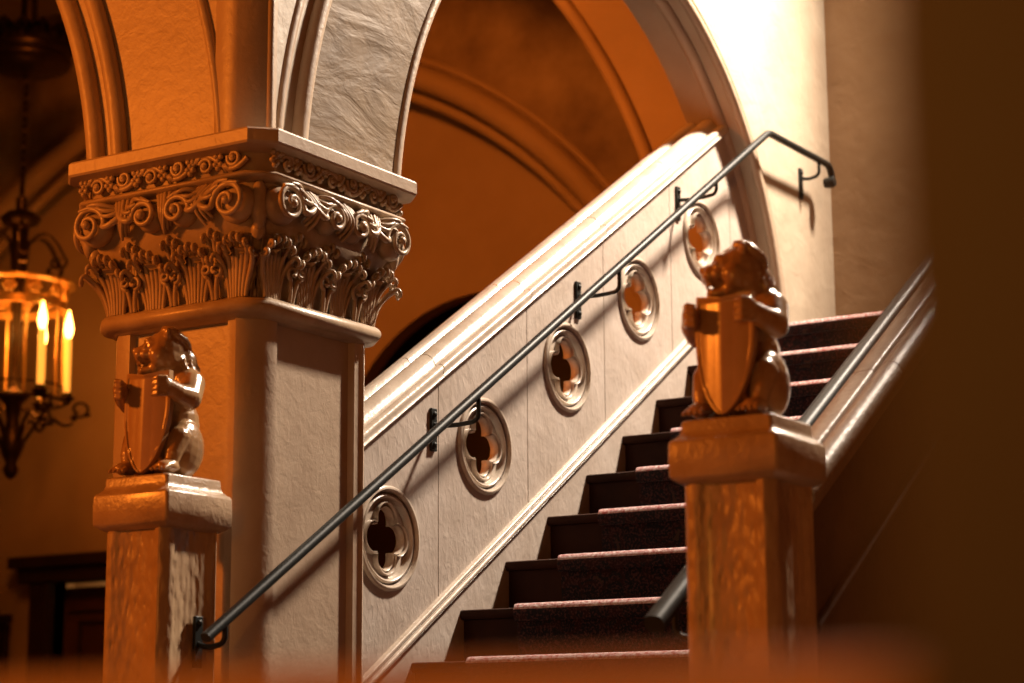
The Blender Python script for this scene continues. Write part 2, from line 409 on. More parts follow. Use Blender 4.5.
# --- vine frieze, one mesh per side
def frieze(k):
    m = MB(); HW = .300; zc = 1.556; n = 6; o = .070
    W = 2*HW/n
    m.tube([side(k, -HW + 2*HW*i/(n*14), zc + .024*sin(pi*(2*HW*i/(n*14))/W), o+.006) for i in range(n*14+1)], .0075, 7)
    for j in range(n):
        sc = -HW + W*(j+.5); sg = 1 if j % 2 == 0 else -1
        c = (sc+.004, zc - sg*.006)
        sp = spiral(c, .0245, 1.5, (pi*.9), -sg, 32, .10)
        m.tube([side(k, a, b, o+.006+.008*(i/len(sp))) for i, (a, b) in enumerate(sp)], lambda t: .0070*(1-.35*t), 7)
        m.ell(side(k, c[0], c[1], o+.012), (.0085,.0085,.0085), nu=8, nv=6)
        cx_ = -HW + W*j
        for (ds, dz_) in ((-.008,.016),(.009,.014),(0,.004),(-.010,-.006),(.010,-.008),(0,-.018)):
            m.ell(side(k, cx_+ds, zc+dz_, o+.009), (.0088,.0088,.0088), nu=8, nv=6)
        for q in (-1, 0, 1):     # little leaf fingers above / below each wave
            m.tube([side(k, sc-.030+.010*q*t+.016*t, zc+sg*(.008+.022*t), o+.004+.008*sin(pi*t)) for t in [i/6 for i in range(7)]], lambda t: .0055*(1-.4*t), 6)
    return m
# --- scroll leaf: ribbed ribbon that curls over, used in the volute row
def scroll_leaf(m, k, base, c, R_, sgn, o0, o1, strands=5, wide=.030, turns=1.25):
    """ribs fan up from base, swing round the eye c and curl inwards; they bulge outward towards the eye"""
    a0 = pi if sgn > 0 else 0.
    ob = (o0+o1)/2 + .010
    for q in range(strands):
        f = q/(strands-1); r = R_*(1-.10*q) if q else R_
        st = (base[0] + sgn*wide*(f-.5), base[1] + .010*f)
        # each rib leaves the base and lands on the coil a little further round
        al = a0 - sgn*radians(34*q - 10); en = (c[0]+R_*cos(al)*.98, c[1]+R_*.94*sin(al)); pts = []
        for i in range(11):
            t = i/10; e = t*t*(3-2*t)
            pts.append((st[0]+(en[0]-st[0])*t, st[1]+(en[1]-st[1])*e - .010*sin(pi*t)*(1 if q < 3 else -.6), o0+.006 + (ob-o0)*t + .014*sin(pi*t)))
        if q == 0:
            n = 44
            for i in range(1, n+1):
                t = i/n; a = al - sgn*2*pi*turns*t; rr = R_*((1-t)**.85*.98 + .14*t)
                pts.append((c[0]+rr*cos(a), c[1]+.94*rr*sin(a), ob + .012*t))
        m.tube([side(k, s, z, o) for s, z, o in pts], (lambda t: .0100*(1-.40*t)) if q == 0 else (lambda t: .0088*(1-.35*t)), 8)
    m.ell(side(k, c[0], c[1], ob+.012), (.013,.013,.013), nu=10, nv=8)
    e = side(k, c[0], c[1], o0); d = ob-o0+.001
    if k % 2 == 0: m.ell(e, (R_*.98, d, R_*.92))
    else: m.ell(e, (d, R_*.98, R_*.92))
def volutes(k):
    m = MB(); o0, o1 = .062, .112
    zc = 1.434; H = .304
    scroll_leaf(m, k, (-H+.155, 1.470), (-H+.048, zc), .060, -1, o0, o1+.004, 5, .075, 1.6)
    scroll_leaf(m, k, (H-.155, 1.470), (H-.048, zc), .060, 1, o0, o1+.004, 5, .075, 1.6)
    scroll_leaf(m, k, (-.135, 1.478), (-.052, zc+.002), .046, 1, o0, o1, 5, .085, 1.45)
    scroll_leaf(m, k, (.150, 1.478), (.068, zc+.002), .046, -1, o0, o1, 5, .085, 1.45)
    # drooping ribbed tongues between the scrolls
    for c0, sg in ((-.148, 1), (.160, -1), (.008, 1)):
        for q in range(5):
            f = (q-2)/2; pts = []
            for i in range(16):
                t = i/15
                pts.append(side(k, c0 + .030*f*(1-.5*t) + sg*.020*sin(pi*t), 1.496 - (.112-.022*abs(f))*t, o0+.012+.030*sin(pi*min(1, t*.85))-.012*t*t*t - .006*abs(f)))
            m.tube(pts, lambda t: .0085*(1-.45*t), 7)
    return m
# --- acanthus leaf: ribbed sheet that rises from the necking and rolls forward at its tip
def acanthus(m, k, s0, w, z0, h, lean=0., curl=.045, oo=.004):
    def f(u, v):
        a = (u-.5)*2
        ww = w*(.55 + .55*sin(pi*min(v, .95)*.72))*(1 - .16*abs(sin(v*5*pi)))
        tip = max(0, v-.72)/.28
        z = z0 + h*v - h*.20*tip*tip
        z -= h*.13*a*a*v
        o = oo + .010 + .022*v*v + curl*tip**1.2 - .012*abs(a)**1.5 + .0060*cos(a*pi*3.5)*(1-.3*tip)
        s = s0 + a*ww*.5*(1-.75*tip**2) + lean*v*v
        return side(k, s, z, o)
    m.grid(f, 28, 22)
    def g(u, v):
        p = f(u, v); q = side(k, 0, 0, 0) - side(k, 0, 0, .008); return p + q
    m.grid(g, 28, 22)
def side_rib(m, k, s0, z0, h, bend, curl, r=.0075, n=16, o=.022):
    pts = []
    for i in range(n+1):
        t = i/n; pts.append(side(k, s0+bend*t**1.6, z0+h*t, o + curl*t**3))
    # curl inwards at the top
    c = (s0+bend, z0+h-.0); sg = 1 if bend > 0 else -1
    for i in range(1, 14):
        a = pi/2 - sg*(-1)*0 ; t = i/13; rr = .017*(1-.6*t)
        an = pi/2 + sg*(-1)*2*pi*1.05*t
        pts.append(side(k, c[0] + sg*.0 + rr*cos(an), c[1]-.017 + rr*sin(an), o+curl+.010*t))
    m.tube(pts, lambda t: r*(1-.35*t), 6)
def leaf_ribs(m, k, s0, w, z0, h, lean, n=7, r=.0075):
    for q in range(n):
        f = (q/(n-1)-.5)*2; hh = h*(1-.30*f*f); pts = []
        for i in range(15):
            t = i/14
            pts.append(side(k, s0 + w*.5*f*(.50+.62*t**1.6) + lean*t*t, z0+hh*t, .016 + .016*t*t + .030*t**5 - .004*abs(f)))
        e = pts[-1]; sx = s0 + w*.5*f*1.12 + lean
        for i in range(1, 8):
            an = radians(90 - 32*i); rr = .0125*(1-.05*i)
            pts.append(side(k, sx + .0035*f*i*.6, z0+hh-.0125+rr*sin(an), .062-.004*abs(f)+rr*cos(an)))
        m.tube(pts, lambda t: r*(.85+.35*sin(pi*min(1, t*1.1)))*(1-.25*t), 7)
def leaves(k):
    m = MB(); z0 = 1.186
    for s0, w, h in ((-.222, .112, .168), (-.076, .120, .160), (.076, .120, .160), (.222, .112, .168)):
        ln = (s0/.222)*.020
        acanthus(m, k, s0, w*1.05, z0, h*.98, lean=ln, curl=.030)
        leaf_ribs(m, k, s0, w, z0, h, ln)
    for s0 in (-.149, 0., .149):
        for sg in (1, -1):
            # stalk that forks and coils back like a crozier
            pts = []
            for i in range(12):
                t = i/11; pts.append((s0 + sg*(.006+.010*t*t), z0+.062*t, .020+.012*t))
            c = (s0+sg*.016, z0+.080); 
            for i in range(20):
                t = i/19; an = (-pi/2) + sg*2*pi*1.15*t; rr = .0185*(1-.62*t); pts.append((c[0]+rr*cos(an), c[1]+rr*sin(an), .034+.012*t))
            m.tube([side(k, *p) for p in pts], lambda t: .0075*(1-.3*t), 7)
        for q in (-1, 0, 1):   # back leaf rising between, tips rolled over
            pts = [side(k, s0+q*.016*(.4+1.0*t), z0+.095+.098*t-.012*abs(q)*t, .020+.024*t*t) for t in [i/9 for i in range(10)]]
            pts += [side(k, s0+q*.0225, z0+.183-.012*abs(q)+.010*sin(radians(80-36*i)), .046+.010*cos(radians(80-36*i))) for i in range(6)]
            m.tube(pts, lambda t: .0078*(1-.25*t), 7)
    return m
def corner_leaf(k):
    """leaf on the chamfered corner between side k and k+1"""
    m = MB()
    a = radians(45) + k*pi/2
    # direction of the corner
    d = Vector((1, -1, 0)).normalized()
    for _ in range(k): d = Vector((-d.y, d.x, 0))
    tdir = Vector((-d.y, d.x, 0)); base = Vector((PCX, PCY, 0)) + d*(PH*sqrt(2)-.052/sqrt(2)*1.0)
    def P(s, z, o): return base + tdir*s + d*o + Vector((0,0,z))
    def f(u, v):
        aa = (u-.5)*2; w = .036*(1+.5*v); tip = max(0, v-.8)/.2
        return P(aa*w, 1.186+.19*v-.02*tip*tip-.02*aa*aa*v, .008+.02*v*v+.05*tip-.010*abs(aa)+.004*cos(aa*pi*2.5))
    m.grid(f, 16, 18)
    for b in (-.030, -.011, .011, .030):
        m.tube([P(b*(1+.5*t), 1.186+.172*t, .010+.018*t*t+.03*t**6) for t in [i/10 for i in range(11)]], .0052, 6)
    # pendant tongue between the corner volutes
    m.ell(P(0, 1.43, .088), (.024,.024,.072))
    m.ell(P(0, 1.365, .070), (.020,.020,.030))
    return m
for k in range(4):
    frieze(k).build('vine_frieze', M_CARVE, pillar, smooth=80)
    volutes(k).build('volute_row', M_CARVE, pillar, smooth=80)
    leaves(k).build('acanthus_row', M_CARVE, pillar, smooth=80)
    corner_leaf(k).build('corner_leaf', M_CARVE, pillar, smooth=80)

# ------------------------------------------------------------------ left balustrade
bal = tag(empty('balustrade', (0,0,0)), 'pale stone balustrade pierced by five quatrefoil roundels, climbing beside the stairs', 'balustrade')
J0, JS = 5.2195, .53356
joints = [J0 - JS + JS*i for i in range(6)]          # 4.686 ... 7.354
YA, YE_ = 4.768, 7.657
H0, H1 = .095, .80
R_F = .140
def panel(m, ya, yb, hole, X=0., T=.055, gap=.0022):
    ya += gap; yb -= gap
    corners = [(ya, hz(ya, H0)), (yb, hz(yb, H0)), (yb, hz(yb, H1)), (ya, hz(ya, H1))]
    if hole is None:
        m.prism(corners, lambda p, t: (t, p[0], p[1]), X-T, X); return
    cy, cz = hole
    angs = sorted([2*pi*i/72 for i in range(72)] + [atan2(c[1]-cz, c[0]-cy) % (2*pi) for c in corners])
    inner = []; outer = []
    for a in angs:
        d = (cos(a), sin(a)); best = 1e9
        for i in range(4):
            p, q = corners[i], corners[(i+1) % 4]; e = (q[0]-p[0], q[1]-p[1])
            den = d[0]*e[1]-d[1]*e[0]
            if abs(den) < 1e-12: continue
            t = ((p[0]-cy)*e[1]-(p[1]-cz)*e[0])/den
            u = ((p[0]-cy)*d[1]-(p[1]-cz)*d[0])/den
            if t > 0 and -1e-6 <= u <= 1+1e-6: best = min(best, t)
        outer.append((cy+d[0]*best, cz+d[1]*best)); inner.append((cy+R_F*d[0], cz+R_F*d[1]))
    n = len(angs)
    v = [(X, *p) for p in inner]+[(X, *p) for p in outer]+[(X-T, *p) for p in inner]+[(X-T, *p) for p in outer]
    f = []
    for i in range(n):
        j = (i+1) % n
        f += [(i, j, n+j, n+i), (2*n+i, 3*n+i, 3*n+j, 2*n+j), (i, 2*n+i, 2*n+j, j), (n+i, n+j, 3*n+j, 3*n+i)]
    m.add(v, f)
foils = [(4.952+JS*i, .588+JS*i*SL) for i in range(5)]
for i in range(5):
    m = MB(); panel(m, max(YA, joints[i]), joints[i+1], foils[i]); m.build('panel_stone', M_BAL, bal, smooth=40, bevel=0)
m = MB(); panel(m, joints[5], YE_, None); m.build('panel_stone', M_BAL, bal, smooth=40)
def quatre(a, r, d, n=96):
    """outline of a quatrefoil: four circles of radius r at distance d"""
    out = []
    for i in range(n):
        t = 2*pi*i/n; best = 0
        for q in range(4):
            b = pi/2*q; da = t-b
            disc = r*r - (d*sin(da))**2
            if disc >= 0 and cos(da) > 0: best = max(best, d*cos(da)+sqrt(disc))
        out.append((a*best*cos(t), a*best*sin(t)))
    return out
def make_foil(cy, cz):
    m = MB(); n = 96
    def circ(r): return [(r*cos(2*pi*i/n), r*sin(2*pi*i/n)) for i in range(n)]
    Q1 = quatre(1, .050, .060); Q2 = quatre(1.0, .041, .050)
    def T(pts, x): return [(x, cy+p[0], cz+p[1]) for p in pts]
    rs = [T(circ(.158), .0), T(circ(.1575), .006), T(circ(.153), .011), T(circ(.147), .011), T(circ(.142), .004), T(circ(.1405), -.010), T(circ(.138), -.015),
          T(circ(.1355), -.010), T(circ(.133), .000), T(circ(.128), .003), T(circ(.123), .000), T(circ(.120), -.012), T(circ(.117), -.018)]
    for sc, x in ((1.03, -.018), (1.01, -.006), (.985, -.001), (.950, -.003), (.93, -.014), (.92, -.022)):
        rs.append(T([(p[0]*sc, p[1]*sc) for p in Q1], x))
    for sc, x in ((1.13, -.022), (1.10, -.012), (1.06, -.008), (1.02, -.011), (.99, -.022), (1.0, -.036), (1.06, -.040)):
        rs.append(T([(p[0]*sc, p[1]*sc) for p in Q2], x))
    rs.append(T(circ(.122), -.044)); rs.append(T(circ(.1405), -.056))
    m.rings(rs, cap0=False, cap1=False)
    return m
for cy, cz in foils:
    make_foil(cy, cz).build('quatrefoil_ring', M_COPE, bal, smooth=50)
def rake_sweep(m, prof, ya, yb, gap=0):
    m.prism(prof, lambda p, t: (p[0], t, hz(t, p[1])), ya+gap, yb-gap)
def arc(cx, cz, r, a0, a1, n): return [(cx+r*cos(radians(a0+(a1-a0)*i/n)), cz+r*sin(radians(a0+(a1-a0)*i/n))) for i in range(n+1)]
cope_prof = [(-.15,.775), (.000,.775), (.006,.792), (.022,.796), (.025,.801), (.020,.807)] + arc(.004,.8245,.0175,-30,130,8) + [(-.012,.841)] \
    + arc(-.058,.836,.044,20,150,12) + [(-.104,.856), (-.108,.853)] + arc(-.132,.857,.020,165,40,6)[::-1] + [(-.158,.866), (-.176,.862), (-.182,.852), (-.182,.795), (-.165,.785)]
CJ = [YA] + joints[1:] + [YE_]
for i in range(len(CJ)-1):
    m = MB(); rake_sweep(m, cope_prof, CJ[i], CJ[i+1], .0018); m.build('coping_stone', M_COPE, bal, smooth=45)
m = MB(); rake_sweep(m, [(-.12,.09),(.0,.055),(.004,.060),(.010,.066),(.016,.068)] + arc(.010,.078,.010,-60,80,6) + [(.008,.092),(.014,.096)] + arc(.008,.103,.008,-50,90,5) + [(.002,.112),(0,.114),(-.12,.114)], YA, YE_)
m.build('skirt_moulding', M_COPE, bal, smooth=45)
# solid wall under the skirt, down to the floor
m = MB(); m.prism([(YA, FLOOR), (YE_, FLOOR), (YE_, hz(YE_,.092)), (YA, hz(YA,.092))], lambda p, t: (t, p[0], p[1]), -.13, .0)
m.build('string_wall', M_BAL, bal, smooth=0)
# (joints read as thin dark gaps between neighbouring stones)

# ------------------------------------------------------------------ stairs
stairs = struct(empty('staircase', (0,0,0)), 'straight stair flight with dark stained risers'); stairs['category'] = 'stairs'
for k in range(-6, 8):
    y = Y0 + k*DY; z = Z0 + k*DZ
    yb = y + DY + .02 if k < 7 else y + .3
    m = MB()
    pr = [(y+.018, z-DZ), (y+.018, z-.032), (y+.002, z-.030), (y-.004, z-.022), (y-.005, z-.012), (y-.001, z-.003), (y+.006, z), (yb, z), (yb, max(FLOOR, z-.6 if k > -4 else FLOOR)), (y+.018, max(FLOOR, z-.6 if k > -4 else FLOOR))]
    pr = [pr[0]] + pr[1:8] + [(yb, FLOOR), (y+.018, FLOOR)] if k < -3 else [pr[0]] + pr[1:8] + [(yb, z-DZ-.3), (y+.018, z-DZ-.3)]
    pr = pr[1:]
    x0, x1 = .0, WX
    m.prism(pr, lambda p, t: (t, p[0], p[1]), x0, x1); m.build('step', M_STEP, stairs, smooth=40)
m = MB(); m.box(.08, 5.0, YL+.3, BACK, LAND-.12, LAND); m.box(WX+.2, 5.0, YL+.02, YL+.3, LAND-.12, LAND); m.box(0, WX, YL+.2, BACK, FLOOR, LAND-.12)
m.box(0., .08, YL+.3, 7.66, LAND-.12, LAND)
m.build('landing', M_STEP, stairs, smooth=0)
# runner
m = MB(); T_ = .012; path = []
for k in range(-6, 8):
    y = Y0 + k*DY; z = Z0 + k*DZ
    path += [(y+.018-.001, z-DZ+.0), (y+.017, z-.040), (y-.004, z-.034), (y-.007, z-.020), (y-.007, z-.010), (y-.002, z-.001), (y+.008, z+.0005)]
path += [(BACK-.35, LAND+.0005)]
outp = []
for i, (y, z) in enumerate(path):
    a = path[max(0, i-1)]; b = path[min(len(path)-1, i+1)]; t = Vector((b[0]-a[0], b[1]-a[1])).normalized(); nn = Vector((-t.y, t.x))
    outp.append((y + nn.x*T_, z + nn.y*T_))
m.prism(path + outp[::-1], lambda p, t: (t, p[0], p[1]), .205, 1.425)
runner = m.build('stair_runner', M_CARPET, None, smooth=50)
runner.data.materials.append(M_NOSING_LIT)
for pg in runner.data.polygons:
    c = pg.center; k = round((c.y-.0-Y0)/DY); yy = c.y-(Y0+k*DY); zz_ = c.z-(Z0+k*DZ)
    if len(pg.vertices) == 4 and -.03 < yy < .03 and zz_ > -.008 and abs(pg.normal.x) < .5: pg.material_index = 1  # nosing edges get the painted highlight
tag(runner, 'dark patterned carpet runner with red flecks laid down the stair flight', 'carpet')

# ------------------------------------------------------------------ right balustrade
balr = tag(empty('balustrade', (0,0,0)), 'solid sloping stair parapet with rounded coping, behind the nearer newel post', 'balustrade')
RX0, RX1 = 1.632, 1.735; HC = .925
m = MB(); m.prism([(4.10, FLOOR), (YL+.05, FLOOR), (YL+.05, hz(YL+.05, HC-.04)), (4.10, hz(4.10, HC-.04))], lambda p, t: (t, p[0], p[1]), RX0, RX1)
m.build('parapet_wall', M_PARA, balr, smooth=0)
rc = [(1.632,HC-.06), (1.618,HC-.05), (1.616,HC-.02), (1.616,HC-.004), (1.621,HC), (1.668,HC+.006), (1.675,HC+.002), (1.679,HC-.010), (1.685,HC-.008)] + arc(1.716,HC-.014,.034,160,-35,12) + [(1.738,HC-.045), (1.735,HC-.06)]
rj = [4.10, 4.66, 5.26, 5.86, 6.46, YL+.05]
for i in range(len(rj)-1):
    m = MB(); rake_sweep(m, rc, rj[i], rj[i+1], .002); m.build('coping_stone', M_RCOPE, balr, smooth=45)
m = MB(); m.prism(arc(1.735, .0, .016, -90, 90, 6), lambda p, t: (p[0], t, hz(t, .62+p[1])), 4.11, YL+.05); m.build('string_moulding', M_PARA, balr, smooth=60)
m = MB(); m.box(1.632, 4.9, YL+.05, YL+.2, FLOOR, LAND+.9); m.build('landing_parapet', M_HALL, balr, smooth=0)

# ------------------------------------------------------------------ newel posts
def newel(cx, cy, label):
    e = tag(empty('newel_post', (cx, cy, FLOOR)), label, 'post', 'newel posts at the foot of the stairs')
    g = -FLOOR
    def up_(m):
        m.v = [(v[0], v[1], v[2]-FLOOR) for v in m.v]; return m
    m = MB(); m.prism(section(.106, .016, .020, .007, .008), lambda p, t: (p[0], p[1], t), FLOOR, .55)
    up_(m).build('post', M_NEWEL, e, smooth=50)
    up_(loft([(.130, FLOOR), (.130, FLOOR+.14), (.122, FLOOR+.16), (.108, FLOOR+.18)], 0, 0, .01)).build('plinth', M_NCAP, e, smooth=30)
    up_(loft([(.106,.528),(.116,.534),(.124,.540),(.1285,.546),(.1295,.580),(.1285,.616),(.125,.623),(.119,.627),(.112,.634),(.108,.645),(.107,.662),(.104,.667)], 0, 0, .006)).build('cap', M_NCAP, e, smooth=50, bevel=.002)
    return e
NL = (-.028, 3.985); NR = (1.657, 3.965)
n1 = newel(*NL, 'square hammered-stone newel post in front of the great pillar, far end')
n1['label'] = 'square hammered newel post on the left, in front of the great pillar'
n2 = newel(*NR, 'square newel post on the right, at the foot of the sloping parapet')
PTOP = .667

# ------------------------------------------------------------------ bears
def remeshed(m, name, mat, voxel, smooth_it, parent):
    me = bpy.data.meshes.new('raw'); me.from_pydata(m.v, [], m.f); me.update()
    bm = bmesh.new(); bm.from_mesh(me); bmesh.ops.recalc_face_normals(bm, faces=bm.faces); bm.to_mesh(me); bm.free()
    o = bpy.data.objects.new('raw', me); COL.objects.link(o)
    r = o.modifiers.new('r', 'REMESH'); r.mode = 'VOXEL'; r.voxel_size = voxel; r.use_smooth_shade = True
    s = o.modifiers.new('s', 'SMOOTH'); s.factor = .5; s.iterations = smooth_it
    dg = bpy.context.evaluated_depsgraph_get(); new = bpy.data.meshes.new_from_object(o.evaluated_get(dg))
    new.name = name; bpy.data.objects.remove(o); bpy.data.meshes.remove(me)
    new.materials.clear(); new.materials.append(mat)
    for p in new.polygons: p.use_smooth = True
    q = bpy.data.objects.new(name, new); COL.objects.link(q); q.parent = parent; return q
def Rz(a): return Matrix.Rotation(a, 3, 'Z')
def Rx(a): return Matrix.Rotation(a, 3, 'X')
def Ry(a): return Matrix.Rotation(a, 3, 'Y')
def caps(m, pts, rads, n=10):
    """chain of overlapping balls"""
    for i in range(len(pts)-1):
        a, b = Vector(pts[i]), Vector(pts[i+1]); k = max(2, int((b-a).length/.008))
        for j in range(k+1):
            t = j/k; r = rads[i]*(1-t)+rads[i+1]*t; m.ell(a.lerp(b, t), (r, r, r), nu=12, nv=8)
def make_bear():
    root = empty('bear_statue', (0,0,0)); m = MB()
    m.ell((0,.040,.060), (.074,.062,.064)); m.ell((0,.034,.125), (.070,.060,.080)); m.ell((0,.020,.190), (.070,.056,.062))
    for s in (-1, 1):
        m.ell((s*.062,.006,.066), (.036,.058,.068), Rx(radians(-10)))
        caps(m, [(s*.068,-.030,.086), (s*.066,-.050,.050), (s*.062,-.056,.020)], [.028,.022,.018])
        m.ell((s*.062,-.066,.016), (.025,.036,.016))
        for q in range(4): caps(m, [(s*.062+(q-1.5)*.0125,-.090,.013), (s*.062+(q-1.5)*.0135,-.104,.007)], [.0068,.005])
        m.ell((s*.056,.018,.222), (.036,.042,.040))
        caps(m, [(s*.070,.012,.218), (s*.090,-.020,.180), (s*.084,-.056,.186), (s*.072,-.080,.197)], [.034,.029,.023,.020])
        m.ell((s*.068,-.090,.199), (.018,.020,.024))
        for q in range(4): caps(m, [(s*.073,-.099,.180+q*.0125), (s*.062,-.112,.179+q*.0125), (s*.048,-.113,.177+q*.0125)], [.0072,.0072,.0052])
    HC_ = Vector((-.010,-.008,.296)); A = radians(54); Hd = Rz(-A) @ Rx(radians(5))
    hf = lambda x, y, z: HC_ + Hd @ Vector((x*.98, y*.80, z))
    def he(c, r, rot=None, **k): m.ell(hf(*c), (r[0]*.98, r[1]*.82, r[2]), Hd @ rot if rot else Hd, **k)
    m.ell((0,.022,.240), (.066,.056,.052)); m.ell((-.002,.016,.270), (.058,.054,.045)); m.ell((.012,.034,.272), (.052,.040,.050))
    # broad skull, brow, cheeks
    he((0,.014,.006), (.054,.060,.047)); he((0,-.020,.010), (.045,.036,.033)); he((0,.022,-.014), (.053,.046,.042))
    # deep blunt muzzle and heavy jaw, a mouth line between them
    he((0,-.046,-.001), (.032,.032,.0245)); he((0,-.064,-.002), (.029,.019,.0215)); he((0,-.080,.008), (.013,.008,.0090))
    he((0,-.040,-.042), (.028,.034,.0130)); he((0,-.060,-.041), (.024,.015,.0115)); he((0,-.014,-.036), (.038,.034,.022))
    for q in range(6): he(((q-2.5)*.0080,-.074+.0022*abs(q-2.5)**1.5,-.025), (.0030,.0030,.0052), nu=6, nv=6)
    for s in (-1, 1):
        he((s*.038,-.004,-.012), (.022,.032,.028)); he((s*.019,-.032,.028), (.018,.018,.0080)); he((s*.0285,-.047,.0115), (.0078,.0072,.0070), nu=10, nv=8)
        he((s*.014,-.068,-.005), (.0150,.0145,.0150)); he((s*.042,.024,.040), (.014,.009,.0145)); he((s*.045,.017,.040), (.006,.005,.008))
        he((s*.030,-.040,-.006), (.010,.022,.012))
    # wavy locks over crown, cheeks, nape and shoulders, following the form
    def lock(c, d, ln, w, sway):
        """short tapering strand starting at c, running along d"""
        c = Vector(c); d = Vector(d).normalized(); sd = d.orthogonal().normalized()
        for i in range(7):
            t = i/6; r = w*(.65+.6*sin(pi*t*.9))*(1-.35*t); m.ell(c + d*ln*t + sd*sway*sin(2*pi*t), (r, r, r), nu=8, nv=6)
    for i in range(44):
        a = radians(-30 + 240*((i*17) % 44)/44); b_ = radians(-30 + 105*((i*27) % 44)/44)
        n_ = Vector((cos(b_)*cos(a), cos(b_)*sin(a), sin(b_)))
        p = hf(.058*n_.x, .016+.065*n_.y, .005+.052*n_.z); g = Hd @ Vector((-.15*n_.x, .8, -.55 if b_ < .9 else .0)); nn_ = Hd @ n_
        g = g - nn_*g.dot(nn_); lock(p, g, .024, .0070, .0034)
    for i in range(46):
        a = radians(-30 + 240*((i*19) % 46)/46); z_ = .232+.055*((i*7) % 11)/11
        rr = .069 if z_ < .255 else .064
        lock((cos(a)*rr, .020+sin(a)*rr*.86, z_), (cos(a)*.18, sin(a)*.18, -1), .034, .0064, .0032)
    m.ell((0,.090,.026), (.024,.018,.024))
    o = remeshed(m, 'body', M_BEAR, .0028, 2, root)
    # shield: curved board with a raised rim, point downwards
    sh = MB(); W_, H_ = .068, .232
    def half(t):     # half width at height fraction t (0 = point)
        return W_*(1-(1-min(1, t/.72))**2.0)**.62 * (1 if t < .72 else 1-.06*(t-.72)/.28)
    def P(u, t, th):
        a = (u-.5)*2; hw = half(max(t, .0005)); x = a*hw
        zt = H_*t + (.010*abs(a) - .002 if t > .93 else 0)*(t-.93)/.07
        bow = -.016*(1-(x/W_)**2) - .003*(1-min(1, (abs(x)/W_)*3))
        edge = min((1-abs(a))*hw, H_*(1-t), .02); rim = .0038 if edge < .007 else 0
        return Vector((x, -.082 + bow + .016 - rim*(1 if th else 0) + (0 if th else .012) + .030*(1-t)*-.25, zt+.001))
    nu, nv = 40, 60
    fr = [[P(i/nu, j/nv, 1) for i in range(nu+1)] for j in range(nv+1)]
    bk = [[P(i/nu, j/nv, 0) for i in range(nu+1)] for j in range(nv+1)]
    v = [p for r in fr for p in r] + [p for r in bk for p in r]; n = (nu+1)*(nv+1); f = []
    for j in range(nv):
        for i in range(nu):
            q = j*(nu+1)+i; f += [(q, q+1, q+nu+2, q+nu+1), (n+q, n+q+nu+1, n+q+nu+2, n+q+1)]
    for j in range(nv):
        for i in (0, nu): q = j*(nu+1)+i; f.append((q, q+nu+1, n+q+nu+1, n+q))
    for i in range(nu):
        q = nv*(nu+1)+i; f.append((q, q+1, n+q+1, n+q)); q = i; f.append((q, n+q, n+q+1, q+1))
    sh.add(v, f); sh.build('shield', M_SHIELD, root, smooth=60)
    return root
b1 = make_bear(); b1.location = (NL[0]-.004, NL[1]+.002, PTOP+.005); b1.rotation_euler = (0, 0, radians(7)); b1.scale = (1.04, 1.12, 1.115)
tag(b1, 'seated bear statue holding a shield, on the left newel post before the pillar', 'statue', 'heraldic bears on the newel posts')
b2 = b1.copy(); COL.objects.link(b2); b2.location = (NR[0]-.010, NR[1]+.004, PTOP+.005); b2.rotation_euler = (0, 0, 0)
for ch in list(b1.children):
    c = ch.copy(); COL.objects.link(c); c.parent = b2
tag(b2, 'seated bear statue holding a shield, on the right newel post in front of the steps', 'statue')

# ------------------------------------------------------------------ handrails
def rail_box(m, path, w=.019, h=.013):
    """moulded bar: flattened octagon swept along path (3-D points)"""
    pts = [Vector(p) for p in path]; rs = []
    for i, p in enumerate(pts):
        t = (pts[min(i+1, len(pts)-1)] - pts[max(i-1, 0)]).normalized()
        sx = Vector((1,0,0)); sx = (sx - t*sx.dot(t)).normalized(); n = t.cross(sx)
        if n.z < 0 and abs(t.z) < .99: n = -n
        rs.append([p + sx*w*a + n*h*b for a, b in ((1,.2),(.75,.85),(.3,1),(-.3,1),(-.75,.85),(-1,.2),(-1,-.5),(-.6,-1),(.6,-1),(1,-.5))])
    m.rings(rs)
def bracket(m_parent, y, zc, x0, xr, zr, z_arm, hgt=.135, flip=1):
    """wall plate with two bolts and an arm that turns up under the rail"""
    m = MB(); xa, xb = sorted((x0, x0+flip*.010)); m.box(xa, xb, y-.015, y+.015, zc-hgt/2, zc+hgt/2)
    p = m.build('bracket_plate', M_IRON, m_parent, smooth=30, bevel=.002)
    for dz_ in (-.048, .048):
        m = MB(); m.ell((x0+flip*.012, y, zc+dz_), (.006,.009,.009), nu=12, nv=8); m.build('bolt', M_IRON, p, smooth=60)
    m = MB(); L = abs(xr-x0); pts = [(x0+flip*.008, y, z_arm+.004)]
    for i in range(6): pts.append((x0+flip*(.02+(L-.045)*i/5), y, z_arm - .004*sin(pi*i/5)))
    for i in range(1, 7):
        a = radians(-90+90*i/6); pts.append((x0+flip*(L-.025+.025*cos(a)), y, z_arm+.025+.025*sin(a)))
    pts.append((xr, y, zr)); m.tube(pts, .0075, 8); m.build('bracket_arm', M_IRON, m_parent, smooth=60)
XR = .173
def rz_(y): return .292 + (y-3.996)*.6337
hr = tag(empty('handrail', (0,0,0)), 'long black iron handrail on brackets climbing past the quatrefoil balustrade', 'handrail')
YT, ZT = 7.378, 2.436
path = [(XR, 3.93, rz_(3.93)), (XR, 3.97, rz_(3.97))] + [(XR, 3.97+(YT-.03-3.97)*i/40, rz_(3.97+(YT-.03-3.97)*i/40)) for i in range(1, 41)]
path += [(XR, YT-.015, ZT-.012), (XR, YT, ZT-.003), (XR, YT+.02, ZT+.001)] + [(XR, YT+.02+.585*i/8, ZT+.001+.010*i/8) for i in range(1, 9)]
